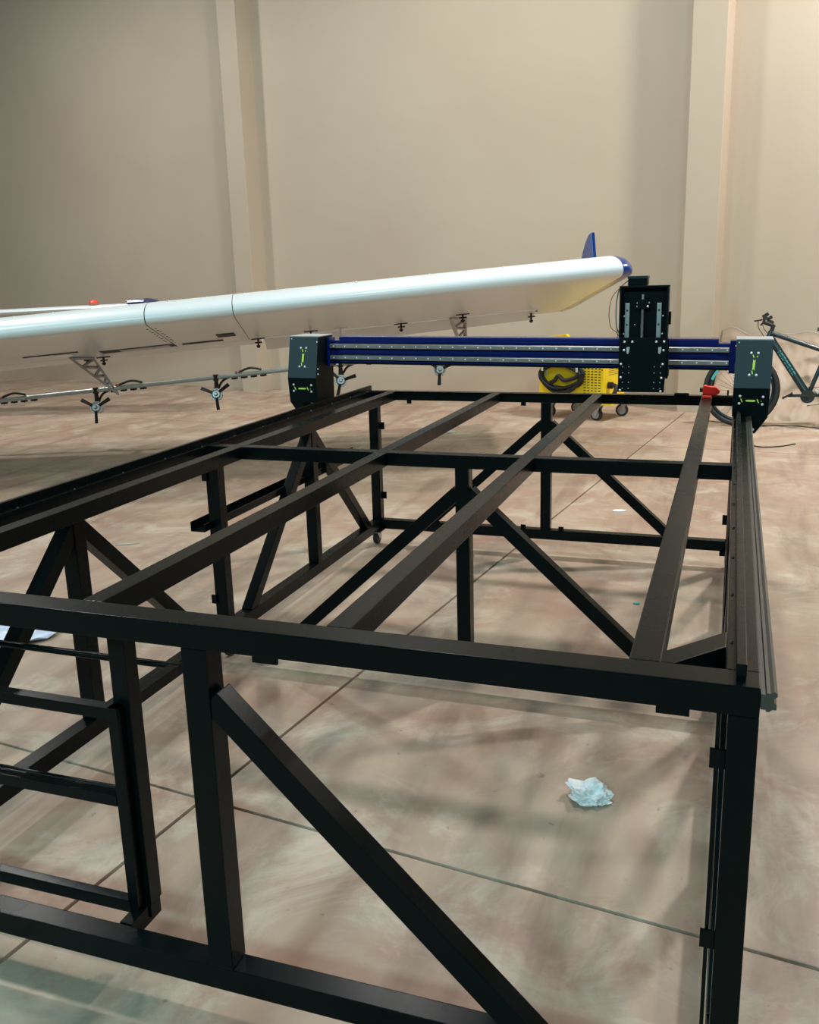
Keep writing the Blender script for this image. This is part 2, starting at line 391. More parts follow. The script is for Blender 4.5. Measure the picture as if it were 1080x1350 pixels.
# ------------------------------------------------------------------ gantry (slides along the table)
GXC, GZ = -0.95, H-0.40
G = thing('gantry', 'black and blue gantry bridge spanning the steel table with dark end boxes', 'gantry', (GXC, 4.15, ZT))
Y0 = 4.05
def endbox(sg):
    # sg = +1: outer side is +x.  Coordinates of the outer / inner edges
    xi, xo = (0.011, 0.155) if sg > 0 else (-1.911, -2.062)
    X = lambda t: xi + (xo-xi)*t
    zt, zf, zb, zl = H-0.277, H-0.473, H-0.594, H-0.664
    yt, yf, yb, bk_ = 4.094, 4.050, 4.062, 4.262
    def side_shell(b):
        F = [(X(0),yt,zt),(X(1),yt,zt),(X(1),yf,zf),(X(0.985),yb,zb),(X(0.67),yb+0.004,zl),(X(0.55),yb+0.004,zl),(X(0.53),yb,zb),(X(0),yb,zb),(X(0),yf,zf)]
        f = [b.verts.new(p) for p in F]; k = [b.verts.new((p[0], bk_, p[2])) for p in F]
        n = len(F)
        b.faces.new((f[0], f[1], f[2], f[8])); b.faces.new((f[8], f[2], f[3], f[4], f[5], f[6], f[7]))
        b.faces.new(k[::-1])
        for i in range(n): b.faces.new((f[i], k[i], k[(i+1) % n], f[(i+1) % n]))
    eb = part('end_box', side_shell, M['black2'], 0.0, G)
    def fr(t, z, out=0.0):                                     # point on the front covers
        if z >= zf:
            y = yf + (yt-yf)*(z-zf)/(zt-zf)
        else: y = yf + (yb-yf)*(z-zf)/(zb-zf)
        return Vector((X(t), y-out, z))
    def cover(b, poly): 
        ln = [fr(t, z, 0.0005) for t, z in poly]; prism(b, ln, (0,-0.003,0))
    part('upper_cover', lambda b: cover(b, [(0,zt),(1,zt),(1,zf+0.001),(0,zf+0.001)]), M['plate'], 0.0008, eb)  # lighter colour stands in for light on the tilted upper face
    part('lower_cover', lambda b: cover(b, [(0,zf-0.001),(1,zf-0.001),(0.985,zb+0.001),(0,zb+0.001)]), M['black2'], 0.0008, eb)
    part('top_plate', lambda b: box(b, min(xi,xo)-0.001, max(xi,xo)+0.001, yt+0.002, bk_, zt, zt+0.005), M['strut'], 0.001, eb, label='pale metal top plate')
    def W(u): return u if sg > 0 else 1-u                       # marks read the same way round on both boxes
    nrm = (0, -1, 0.1)
    zz = lambda f: zt + (zf-zt)*f
    zw = lambda f: zf + (zb-zf)*f
    b = nb()
    for u, f in ((0.42,0.265),(0.61,0.265),(0.40,0.72),(0.59,0.72)): dome(b, fr(W(u), zz(f), 0.003), nrm, 0.0058, 0.004)
    for u, f in ((0.19,0.27),(0.82,0.28),(0.18,0.53),(0.81,0.54)): dome(b, fr(W(u), zw(f), 0.003), (0,-1,0), 0.0058, 0.004)
    for u, f in ((0.07,0.05),): dome(b, fr(W(u), zz(f), 0.003), nrm, 0.003, 0.002)
    obj('bolt_set', b, M['bolt'], eb, kind='stuff')
    b = nb()
    def stroke(u0, f0, u1, f1, w, Z):
        b = nb(); bar(b, fr(W(u0), Z(f0), 0.0042), fr(W(u1), Z(f1), 0.0042), w*0.75, 0.0012, (0,-1,0.1)); obj('lettering', b, M['lime'], eb)
    stroke(0.47,0.30,0.50,0.36,0.0055,zz); stroke(0.60,0.325,0.575,0.35,0.0055,zz)
    stroke(0.515,0.42,0.505,0.60,0.0085,zz); stroke(0.54,0.40,0.525,0.62,0.0028,zz); stroke(0.49,0.40,0.48,0.62,0.0028,zz)
    stroke(0.465,0.63,0.485,0.70,0.0055,zz)
    stroke(0.22,0.36,0.26,0.48,0.0055,zw); stroke(0.35,0.425,0.62,0.425,0.0055,zw); stroke(0.38,0.40,0.59,0.40,0.002,zw); stroke(0.38,0.45,0.59,0.45,0.002,zw)
    stroke(0.66,0.37,0.71,0.49,0.0055,zw); stroke(0.775,0.42,0.785,0.44,0.004,zw)
    b = nb()                                                   # carriage blocks under the box, around the guide rail
    sgx = XR1 if sg > 0 else XL0
    box(b, min(sgx, sgx+sg*0.03), max(sgx, sgx+sg*0.03), 4.075, 4.135, ZT-0.045, ZT+0.012)
    obj('carriage_block', b, M['zinc'], eb, bevel=0.002)
    b = nb(); box(b, min(sgx, sgx+sg*0.03), max(sgx, sgx+sg*0.03), 4.18, 4.24, ZT-0.045, ZT+0.012)
    obj('carriage_block', b, M['zinc'], eb, bevel=0.002)
    b = nb(); cyl(b, (xi+sg*0.028, 4.16, ZT+0.012), (xi+sg*0.028, 4.16, ZT-0.005), 0.02, n=18)
    cyl(b, (xi+sg*0.028, 4.16, ZT+0.028), (xi+sg*0.028, 4.16, ZT+0.012), 0.006)
    obj('drive_pinion', b, M['black2'], eb)
    b = nb(); dome(b, (X(0.61), 4.066, zl+0.016), (0,-1,0), 0.006, 0.01); obj('adjuster_bolt', b, M['bolt'], eb)
    for u, z in ((0.0, H-0.43), (0.0, H-0.455), (0.0, H-0.30)):
        b = nb(); dome(b, (xi, 4.075, z), (-sg,0,0), 0.004, 0.004); obj('bolt', b, M['bolt'], eb)
for s in (1, -1): endbox(s)
# beam
def beam_profile(z0, z1, yf, yb):                               # cut across x
    h = z1-z0
    return [(yf,z0),(yb,z0),(yb,z1),(yf+0.004,z1),(yf,z1-0.006),(yf,z1-h*0.22),(yf+0.010,z1-h*0.25),(yf+0.010,z1-h*0.48),(yf,z1-h*0.51),(yf,z1-h*0.66),(yf+0.010,z1-h*0.69),(yf+0.010,z1-h*0.92),(yf,z1-h*0.95)]
bz0, bz1 = H-0.4057, H-0.2819
part('beam', lambda b: prism(b, [(-1.8465, y, z) for y, z in beam_profile(bz0, bz1, 4.200, 4.300)], (1.785,0,0)), M['blue'], 0, G)
for x0, x1 in ((-1.908,-1.8465), (-0.0615, 0.010)):
    part('beam_end', lambda b: prism(b, [(x0, y, z) for y, z in beam_profile(bz0, bz1-0.018, 4.200, 4.290)], (x1-x0,0,0)), M['blue'], 0, G)
part('end_flange', lambda b: box(b, -0.014, 0.0105, 4.190, 4.262, bz0-0.022, bz1-0.004), M['blue'], 0.002, G)
part('end_flange', lambda b: box(b, -1.9105, -1.896, 4.190, 4.262, bz0-0.022, bz1-0.004), M['blue'], 0.002, G)
part('under_plate', lambda b: box(b, -1.896, -0.014, 4.204, 4.295, bz0-0.010, bz0), M['black2'], 0.001, G)
for zc_ in (bz1-0.0457, bz1-0.1012):
    def rail(b):
        prof = [(4.210,-0.0113),(4.210,0.0113),(4.198,0.0113),(4.194,0.006),(4.190,0.008),(4.186,0.010),(4.184,0.0078),(4.184,-0.0078),(4.186,-0.010),(4.190,-0.008),(4.194,-0.006),(4.198,-0.0113)]
        prism(b, [(-1.892, y, zc_+z) for y, z in prof], (1.876,0,0))
    rl = part('guide_rail', rail, M['steel'], 0, G)
    bm = nb()
    for k in range(31): dome(bm, (-1.872+k*0.0616, 4.1845, zc_), (0,-1,0), 0.0042, 0.0012, 8)
    obj('rail_screws', bm, M['bolt'], rl, kind='stuff')
G.rotation_euler = (0, math.radians(0.68), 0)

# ------------------------------------------------------------------ tool carriage on the bridge
K = thing('tool_carriage', 'black tool lift carriage with silver rails clamped on the blue bridge', 'tool carriage', (-0.36, 4.03, H-0.50))
kx0, kx1 = -0.459, -0.2595
part('back_plate', lambda b: box(b, kx0, kx1, 4.030, 4.048, H-0.44, H-0.064), M['black2'], 0.0015, K)
part('side_plate', lambda b: box(b, kx0, kx0+0.008, 3.985, 4.030, H-0.27, H-0.064), M['black2'], 0.001, K)
part('side_plate', lambda b: box(b, kx1-0.008, kx1, 3.985, 4.030, H-0.27, H-0.064), M['black2'], 0.001, K)
part('top_plate', lambda b: box(b, kx0-0.001, kx1+0.001, 3.985, 4.05, H-0.064, H-0.056), M['black2'], 0.001, K)
part('front_plate', lambda b: prism(b, [(-0.4545,3.970,H-0.268),(-0.2555,3.970,H-0.268),(-0.2560,3.970,H-0.30),(-0.2650,3.970,H-0.497),(-0.4555,3.970,H-0.497)], (0,0.012,0)), M['black2'], 0.001, K)
mo = part('motor', lambda b: box(b, -0.432, -0.352, 4.035, 4.115, H-0.056, H-0.022), M['black2'], 0.003, K)
part('motor_cap', lambda b: box(b, -0.434, -0.350, 4.033, 4.117, H-0.028, H-0.0165), M['plate'], 0.002, mo)
for xa in (-0.4385, -0.3080):
    r_ = part('guide_rail', lambda b: box(b, xa, xa+0.0185, 4.018, 4.030, H-0.40, H-0.128), M['zinc'], 0.0015, K)
    bm = nb()
    for z in (0.158, 0.217, 0.276): cyl(bm, (xa+0.009, 4.0178, H-z), (xa+0.009, 4.0165, H-z), 0.0042, n=10)
    obj('rail_screws', bm, M['rubber'], r_, kind='stuff')
part('lead_screw', lambda b: cyl(b, (-0.3655, 4.008, H-0.42), (-0.3655, 4.008, H-0.092), 0.006, n=12), M['zinc'], 0, K, smooth=True)
bm = nb()
for k in range(38): torus(bm, (-0.3655, 4.008, H-0.158-k*0.0032), (0,0,1), 0.006, 0.0011, 12, 4)
obj('screw_thread', bm, M['steel'], K, kind='stuff')
part('bearing_block', lambda b: box(b, -0.386, -0.344, 3.992, 4.030, H-0.152, H-0.112), M['black2'], 0.003, K)
bm = nb()
for px, pz in ((-0.388,0.128),(-0.342,0.127),(-0.389,0.142),(-0.343,0.141)): dome(bm, (px, 4.0295 if abs(px+0.365) > .022 else 3.99, H-pz), (0,-1,0), 0.0048, 0.004)
for px, pz in ((-0.442,0.182),(-0.283,0.182),(-0.443,0.256),(-0.284,0.256)): dome(bm, (px, 4.0295, H-pz), (0,-1,0), 0.0045, 0.005)
dome(bm, (-0.398, 4.0295, H-0.218), (0,-1,0), 0.003, 0.003)
obj('bolt_set', bm, M['bolt'], K, kind='stuff')
def kp(x, y): return (-0.4555+(x-814.4)*0.00316, 3.9695, H-0.497+(516.0-y)*0.00321)
bm = nb()
for x, y in ((822,450),(832,450),(863,450),(873,450),(821.5,461),(872.5,461),(818,479),(872,479),(818,496.5),(871,497),(817.5,513.5),(870.5,514.5)): dome(bm, kp(x,y), (0,-1,0), 0.0050, 0.004)
obj('bolt_set', bm, M['bolt'], K, kind='stuff')
bm = nb()
for x in (820.5,828.5,861.5,869.5):
    for y in (482.5,490.5,503,511): cyl(bm, kp(x,y), Vector(kp(x,y))+Vector((0,-0.0006,0)), 0.0022, n=8)
obj('tapped_holes', bm, M['strut'], K, kind='stuff')
for xa in (826.3, 867.5):
    a = kp(xa-1.8, 457); c = kp(xa+2.4, 466)
    part('window_slot', lambda b: prism(b, [(a[0],3.9702,a[2]),(c[0],3.9702,a[2]+0.001),(c[0]-0.002,3.9702,c[2]+0.008),(a[0]+0.006,3.9702,c[2]),(a[0]+0.001,3.9702,c[2]+0.004)], (0,-0.0008,0)), M['strut'], 0, K)
for zc_ in (H-0.345, H-0.398):
    for xa in (-0.452, -0.318):
        part('carriage_block', lambda b: box(b, xa, xa+0.05, 3.990, 4.182, zc_-0.02, zc_+0.02), M['zinc'], 0.002, K)
part('mount_plate', lambda b: box(b, -0.452, -0.252, 3.983, 3.998, H-0.44, H-0.275), M['black2'], 0.001, K)
part('limit_switch', lambda b: box(b, -0.258, -0.250, 4.02, 4.055, H-0.218, H-0.165), M['black'], 0.001, K)
part('limit_switch', lambda b: box(b, -0.262, -0.250, 3.985, 4.03, H-0.430, H-0.395), M['black2'], 0.001, K)
for nm, pts, mt, r in (('red_wire', [(-0.434,4.06,H-0.034),(-0.455,4.05,H-0.055),(-0.495,4.04,H-0.10),(-0.508,4.04,H-0.165),(-0.500,4.04,H-0.225),(-0.475,4.04,H-0.250),(-0.458,4.05,H-0.275)], M['wire_r'], 0.0016),
                       ('green_wire', [(-0.434,4.06,H-0.036),(-0.465,4.05,H-0.066),(-0.478,4.04,H-0.13),(-0.477,4.04,H-0.21),(-0.468,4.04,H-0.245),(-0.452,4.05,H-0.272)], M['wire_g'], 0.0024),
                       ('dark_wire', [(-0.434,4.07,H-0.034),(-0.470,4.06,H-0.070),(-0.480,4.05,H-0.14),(-0.478,4.05,H-0.20),(-0.470,4.05,H-0.275)], M['rubber'], 0.0014)):
    bm = nb(); hosepath(bm, pts, r, 6, 6); obj(nm, bm, mt, K, smooth=True)

# ------------------------------------------------------------------ aeroplane wing (nose-high, tip toward the right)
WT = Vector((-0.8006, 7.1465, H+0.025))
WU = Vector((-0.90404, -0.42156, -0.07063)); WV = Vector((-0.41424, 0.88833, -0.19817)); WN = Vector((-0.14630, 0.14991, 0.97782))
CH = 1.9; TH = 0.15
def naca(c, th=TH, m_=0.03, p=0.4):
    yt = 5*th*(0.2969*math.sqrt(max(c,0)) - 0.126*c - 0.3516*c*c + 0.2843*c**3 - 0.1036*c**4)
    yc = m_/p**2*(2*p*c-c*c) if c < p else m_/(1-p)**2*(1-2*p+2*p*c-c*c)
    lo = -0.022*math.sqrt(max(0.0, 1-(1-min(c/0.035, 1.0))**2))*(1-max(0.0, c-0.1)/0.9)    # flat underside
    return yc+yt, lo
def wp(s, c, t): return WT + WU*s + WV*c + WN*t                  # metres along span, chord, normal
def section(s, c0, c1, n=26, scale=1.0, sh=0.0):
    cs = [c0+(c1-c0)*(i/n)**1.7 for i in range(n+1)]
    up = [(c, naca(c)[0]) for c in cs]; lo = [(c, naca(c)[1]) for c in cs]
    loop = up[::-1] + lo[1 if c0 == 0 else 0:]
    return [wp(s, sh+CH*(0.42+(c-0.42)*scale)*1.0, CH*t*scale) for c, t in loop], len(up)
AIR = thing('wing', 'long white aeroplane wing with blue tip reaching over the rear of the table', 'wing', (WT.x+WU.x*2.5, WT.y+WU.y*2.5, 0.6))
def panel(name, s0, s1, c0, c1, nseg=2):
    bm = nb(); rings = []
    for k in range(nseg+1):
        pts, nu = section(s0+(s1-s0)*k/nseg, c0, c1); rings.append([bm.verts.new(p) for p in pts])
    n = len(rings[0])
    for a, b in zip(rings, rings[1:]):
        for i in range(n): bm.faces.new((a[i], a[(i+1) % n], b[(i+1) % n], b[i]))
    bm.faces.new(rings[0]); bm.faces.new(rings[-1][::-1])
    return obj(name, bm, M['white'], AIR, smooth=True)
SA, SB, SAI, SAO = 3.535, 2.905, 2.78, 0.30                       # panel joints and aileron ends along the span
HG = 0.80                                                        # hinge line
def panel_full(s0, s1):
    return panel('wing_panel', s0, s1, 0.0, HG)
panel_full(0.0, SB-0.003); panel_full(SB+0.003, SA-0.004); panel_full(SA+0.004, 6.4)
bm = nb(); rings = []
for s in (0.02, 6.35):
    pts, nu = section(s, 0.004, HG-0.01, scale=0.985); rings.append([bm.verts.new(p) for p in pts])
n = len(rings[0])
for i in range(n): bm.faces.new((rings[0][i], rings[0][(i+1) % n], rings[1][(i+1) % n], rings[1][i]))
bm.faces.new(rings[0]); bm.faces.new(rings[1][::-1])
obj('wing_spar', bm, M['gap'], AIR)
panel('wing_flap', SAI+0.03, 6.4, HG+0.006, 1.0, 1)
panel('tip_panel', 0.0, SAO-0.01, HG+0.006, 1.0, 1)
# drooped aileron
def aileron():
    bm = nb(); rings = []; h = Vector((CH*HG, -0.01*CH, 0)); a = math.radians(9.5)
    for s in (SAO, (SAO+SAI)/2, SAI):
        loop = []
        cs = [HG+0.008+(1.0-HG-0.008)*i/8 for i in range(9)]
        for c, t in [(c, naca(c)[0]) for c in cs][::-1] + [(c, naca(c)[1]) for c in cs]:
            x, z = CH*c-h.x, CH*t-h.y
            if s == SAO: x *= (0.86 if c > 0.95 else 1)
            loop.append(wp(s, h.x+x*math.cos(a)+z*math.sin(a), h.y-x*math.sin(a)+z*math.cos(a)))
        rings.append([bm.verts.new(p) for p in loop])
    n = len(rings[0])
    for A, B in zip(rings, rings[1:]):
        for i in range(n): bm.faces.new((A[i], A[(i+1) % n], B[(i+1) % n], B[i]))
    bm.faces.new(rings[0]); bm.faces.new(rings[-1][::-1])
    obj('aileron', bm, M['white'], AIR, smooth=True)
aileron()
# blue tip cap
bm = nb(); rings = []
for s, sc in ((-0.001,1.0),(-0.035,0.985),(-0.065,0.93),(-0.09,0.80),(-0.105,0.58),(-0.112,0.30)):
    cs = [(i/26)**1.7 for i in range(27)]
    lp = [(c, naca(c)[0]) for c in cs][::-1] + [(c, naca(c)[1]) for c in cs[1:]]
    rings.append([bm.verts.new(wp(s, CH*(0.30+(c-0.30)*(0.5+0.5*sc)), CH*(t*sc))) for c, t in lp])
n = len(rings[0])
for A, B in zip(rings, rings[1:]):
    for i in range(n): bm.faces.new((A[i], A[(i+1) % n], B[(i+1) % n], B[i]))
bm.faces.new(rings[0]); bm.faces.new(rings[-1][::-1])
obj('wing_tip_cap', bm, M['wingblue'], AIR, smooth=True, label='glossy blue rounded tip')
# blue fence standing on the tip
zt_ = lambda c: CH*naca(c/CH)[0]-0.01
bm = nb(); prism(bm, [wp(0.0,0.60,zt_(0.60)), wp(0.0,1.02,zt_(1.02)), wp(0.0,0.95,0.24), wp(0.0,0.85,0.325), wp(0.0,0.75,0.385), wp(0.0,0.65,0.418), wp(0.0,0.575,0.420)], WU*0.03)
obj('tip_fin', bm, M['wingblue'], AIR, bevel=0.006, label='small upright blue fin')
# tailplane of the same aeroplane, far behind the wing
TA, TB = Vector((-6.46, 9.16, H-0.222)), Vector((-9.9, 8.05, H-0.30))
td = (TB-TA).normalized(); tb = Vector((-td.y, td.x, 0)); tb = tb if tb.y > 0 else -tb
def tail(name, f0, f1, mt, **k):
    bm = nb(); prism(bm, [TA+td*f0+Vector((0,0,z))+tb*c for c, z in ((0,0.0),(0.02,0.022),(0.10,0.035),(0.30,0.03),(0.62,0.0),(0.62,-0.006),(0.30,-0.025),(0.08,-0.030),(0.02,-0.02))], td*(f1-f0))
    obj(name, bm, mt, AIR, smooth=True, **k)
tail('tailplane', 0.19, 3.6, M['white']); TA.z += 0.045; tail('tailplane_tip', 0.0, 0.20, M['wingblue'], label='blue tip of the tailplane')
bm = nb(); dome(bm, TA+td*0.62+tb*0.1+Vector((0,0,0.004)), (0,0,1), 0.06, 0.045, 10, 4); obj('beacon', bm, M['red'], AIR, label='red beacon lamp')
# underside fittings and a painted glare patch
low = lambda s, c, o=0.0: wp(s, c, CH*naca(c/CH)[1]-o)
def patch(name, s0, s1, c0, c1, mt, th=0.006):
    bm = nb(); prism(bm, [low(s0,c0), low(s1,c0), low(s1,c1), low(s0,c1)], -WN*th); return obj(name, bm, mt, AIR, bevel=0.002)
patch('access_panel', 2.99, 3.14, 0.93, 1.12, M['gap'])
patch('fairing_and_glare', 3.58, 4.00, 1.28, 1.38, M['strut'])
patch('dark_strip', 3.12, 3.47, 1.30, 1.37, M['gap'])
patch('dark_strip', 3.53, 4.16, 1.24, 1.42, M['gap'], 0.003)
patch('dark_strip', 4.30, 4.75, 1.10, 1.13, M['gap'])
patch('fairing_and_glare', 4.38, 4.52, 1.20, 1.32, M['bolt'])  # bright patch stands in for a white glare on the underside
bm = nb()
for s in (SA+0.03, SA-0.03):
    for k in range(9): dome(bm, low(s, 0.25+k*0.10), -WN, 0.009, 0.004, 8)
obj('rivet_row', bm, M['gap'], AIR, kind='stuff')
bm = nb()
for k in range(22): dome(bm, wp(0.3+k*0.28, 0.20, CH*naca(0.2/CH)[0]), WN, 0.008, 0.008, 8)
obj('rivet_row', bm, M['bolt'], AIR, kind='stuff')
def hinge(s, c, drop=0.10, mt='gap'):
    bm = nb(); p = low(s, c); bar(bm, p-WU*0.06, p+WU*0.06, 0.02, 0.014, WN); bar(bm, p, p+Vector((0,0,-drop)), 0.016, 0.016, WV)
    bar(bm, p+Vector((0,0,-drop*0.6))-WU*0.035, p+Vector((0,0,-drop*0.6))+WU*0.03, 0.012, 0.012, WN)
    q = p+Vector((0,0,-drop)); dome(bm, q, (0,0,-1), 0.02, 0.025, 8)
    obj('aileron_hinge' if mt == 'gap' else 'white_post', bm, M[mt], AIR)
for s, c, d in ((2.36,1.36,0.12),(2.83,1.50,0.06),(1.55,1.50,0.05),(4.35,1.62,0.03),(4.22,1.66,0.05),(0.33,1.62,0.08),(1.02,1.30,0.05)): hinge(s, c, d)
hinge(2.10, 1.35, 0.16, 'bolt')
# spray boom brackets: triangular plates with lightening holes
BS = WT + WV*CH; BB = Vector((-0.4226, 0.9063, 0))*0.05
def boom(s): return BS + WU*s + BB + Vector((0,0,-0.272))
def bracket(s, d=0.14):
    a, b_, tip = low(s+0.13, 1.45), low(s-0.03, 1.60), boom(s-d) + Vector((0,0,-0.05))
    bm = nb(); e = (b_-a).cross(tip-a).normalized()*0.012
    for p, q, w in ((a,tip,0.045),(b_,tip,0.035),(a,b_,0.05)): bar(bm, p, q, 0.018, w, (b_-a).cross(tip-a))
    for f in (0.25, 0.5, 0.72):
        bar(bm, a.lerp(tip,f), b_.lerp(tip,f*0.92+0.04), 0.016, 0.03, (b_-a).cross(tip-a)); 
        bar(bm, a.lerp(tip,f), b_.lerp(tip,max(0,f-0.2)), 0.014, 0.022, (b_-a).cross(tip-a))
    obj('boom_bracket', bm, M['strut'], AIR)
bracket(4.33); bracket(0.98, 0.08)

# ------------------------------------------------------------------ spray boom with rotary atomisers
B0 = boom(3.0)
SB_ = thing('spray_boom', 'thin grey metal spray tube hanging below the wing with finned atomisers', 'spray boom', (B0.x, B0.y, B0.z-0.2))
bm = nb(); cyl(bm, boom(0.55), boom(6.3), 0.021, n=14); obj('boom_tube', bm, M['alu'], SB_, smooth=True)
bm = nb()
for s0 in (1.55, 2.83, 3.95, 4.95):
    for k in range(4):
        p = boom(s0+k*0.09)+Vector((0,0,-0.026)); cyl(bm, p-WU*0.03, p+WU*0.03, 0.010, n=8); cyl(bm, p, p+Vector((0,0,-0.012)), 0.008, n=8)
obj('nozzle_row', bm, M['hose'], SB_, kind='stuff')
def atomiser(s, rot):
    p = boom(s); fdir = Vector((0.36, -0.90, 0.25)).normalized()     # facing forward
    c = p + Vector((0,0,-0.165)) + fdir*0.02
    bm = nb(); rr = 0.052
    cyl(bm, c-fdir*0.075, c+fdir*0.02, rr*0.9, rr, 20); cyl(bm, c+fdir*0.02, c+fdir*0.045, rr, rr*0.62, 20); cyl(bm, c+fdir*0.045, c+fdir*0.075, 0.020, 0.012, 12)
    torus(bm, c+fdir*0.02, fdir, rr, 0.007, 24, 6)
    at = obj('atomiser', bm, M['zinc'], SB_, smooth=True)
    a, b_ = ring_frame(fdir)
    for k in range(3):
        th = rot + k*2*PI/3; d = a*math.cos(th)+b_*math.sin(th); w = fdir.cross(d)
        bm = nb(); r0 = c+fdir*0.035+d*0.035; r1 = c+fdir*0.035+d*0.15; tw = (w*0.9+fdir*0.45).normalized()
        prism(bm, [r0-tw*0.014, r0+tw*0.014, r1+tw*0.018, r1-tw*0.018], d.cross(tw)*0.005)
        obj('fan_blade', bm, M['rubber'], at)
    bm = nb(); cyl(bm, p+Vector((0,0,0.027)), p+Vector((0,0,-0.03)), 0.027, n=10); cyl(bm, p+Vector((0,0,-0.03)), c-fdir*0.03+Vector((0,0,0.03)), 0.018, 0.026, 10)
    obj('clamp', bm, M['hose'], at)
    bm = nb(); hosepath(bm, [c-fdir*0.05+Vector((0,0,0.04)), p+WU*-0.06+Vector((0,0,-0.04)), p-WU*0.16+Vector((0,0,0.00)), p-WU*0.24+Vector((0,0,0.035)), p-WU*0.33+Vector((0,0,0.055)), p-WU*0.43+Vector((0,0,0.03))], 0.011, 7, 6)
    obj('hose', bm, M['hose'], at, smooth=True)
    bm = nb(); dome(bm, p-WU*0.20+Vector((0,0,0.022)), (0,-0.6,0.8), 0.018, 0.022, 10); obj('fitting', bm, M['brass'], at)
for s, r in ((4.385, 0.5), (3.275, 0.4), (2.10, 0.75), (1.15, 0.6), (5.45, 0.2)): atomiser(s, r)

# ------------------------------------------------------------------ yellow welding machine on a wheeled base
e1 = Vector((0.934, -0.357, 0)); e2 = Vector((0.357, 0.934, 0)); Q0 = Vector((-1.925, 9.625, 0))     # long side, depth, front-left corner
def wq(a, b, z): return Q0 + e1*a + e2*b + Vector((0,0,z))
def wbox(bm, a0, a1, b0, b1, z0, z1): hexa(bm, [wq(a0,b0,z0),wq(a1,b0,z0),wq(a1,b1,z0),wq(a0,b1,z0),wq(a0,b0,z1),wq(a1,b0,z1),wq(a1,b1,z1),wq(a0,b1,z1)])
WM = thing('welding_machine', 'yellow welding machine on castors behind the table with a black cable coiled on it', 'welding machine', tuple(wq(0.38,0.23,0)))
LW, DW = 0.76, 0.46
wpart = lambda name, fn, mt, bevel=0.0, parent=WM, **k: part(name, fn, mt, bevel, parent, **k)
wpart('body', lambda b: wbox(b, 0, LW, 0, DW, 0.205, 0.775), M['yellow'], 0.008)
wpart('base_tray', lambda b: wbox(b, -0.01, LW+0.10, -0.01, DW+0.06, 0.165, 0.205), M['yellow'], 0.004)
wpart('side_panel', lambda b: wbox(b, 0.03, LW-0.03, -0.004, 0.002, 0.235, 0.745), M['yellow'], 0.001)
wpart('end_panel', lambda b: wbox(b, LW-0.002, LW+0.004, 0.03, DW-0.03, 0.235, 0.745), M['yellow'], 0.001)
wpart('handle', lambda b: prism(b, [wq(0.02,0.03,0.775), wq(0.03,0.03,0.835), wq(0.30,0.03,0.872), wq(0.38,0.03,0.775)], e2*0.05), M['yellow'], 0.006)
bm = nb()
for i in range(5):
    for j in range(17): wbox(bm, 0.535+i*0.042, 0.561+i*0.042, -0.0055, -0.0035, 0.245+j*0.028, 0.255+j*0.028)
obj('vent_slots', bm, M['gap'], WM, kind='stuff')
bm = nb()
for j in range(12): wbox(bm, LW+0.0035, LW+0.0055, 0.10, 0.36, 0.46+j*0.02, 0.464+j*0.02)
obj('vent_slots', bm, M['gap'], WM, kind='stuff')
for a in (0.09, 0.50):
    wpart('cable_hook', lambda b: (bar(b, wq(a,-0.005,0.50), wq(a,-0.09,0.50), 0.02, 0.008), bar(b, wq(a,-0.09,0.496), wq(a,-0.09,0.66), 0.02, 0.008, e2), bar(b, wq(a,-0.005,0.50), wq(a,-0.005,0.44), 0.02, 0.008, e2)), M['bolt'], 0.001, label='white cable hook')
bm = nb()
for k in range(9):
    pts = []
    ra, rz = 0.255+random.uniform(-0.03,0.03), 0.165+random.uniform(-0.03,0.025); ph = random.random()*6
    for i in range(17):
        t = 2*PI*i/16
        x = 0.30+ra*math.cos(t)+0.012*math.sin(3*t+ph); z = 0.46+rz*math.sin(t)*(0.72 if math.sin(t) > 0 else 1.0)+0.012*math.cos(2*t+ph)
        pts.append(wq(x, -0.028-0.006*k+0.008*math.sin(t*2+ph), z))
    hosepath(bm, pts, 0.015, 7, 3)
hosepath(bm, [wq(0.14,-0.06,0.36), wq(0.24,-0.09,0.40), wq(0.28,-0.08,0.45), wq(0.36,-0.09,0.41), wq(0.47,-0.06,0.44), wq(0.53,-0.05,0.50)], 0.022, 8, 6)
for k in range(3): hosepath(bm, [wq(0.08,-0.05-0.01*k,0.50), wq(0.13,-0.05,0.585+0.018*k), wq(0.30,-0.06-0.01*k,0.60-0.016*k), wq(0.46,-0.05,0.575+0.014*k), wq(0.53,-0.05,0.52)], 0.020, 8, 5)
obj('cable_coil', bm, M['rubber'], WM, smooth=True, label='thick black cable wound in loops')
bm = nb()
for z in (0.24, 0.49, 0.57):
    dome(bm, wq(0.02,0,z), -e2, 0.008, 0.004, 8)
for a, z in ((LW-0.02,0.28),(LW-0.02,0.52),(LW-0.02,0.70)): dome(bm, wq(a,0,z), -e2, 0.007, 0.004, 8)
obj('screw_set', bm, M['gap'], WM, kind='stuff')
bm = nb(); cyl(bm, wq(LW,0.10,0.36), wq(LW+0.05,0.09,0.36), 0.035, n=14); hosepath(bm, [wq(LW+0.05,0.09,0.36), wq(LW+0.10,0.08,0.355), wq(LW+0.10,0.05,0.29), wq(LW+0.05,0.03,0.22)], 0.022, 8, 6)
obj('socket_plug', bm, M['rubber'], WM, smooth=True)
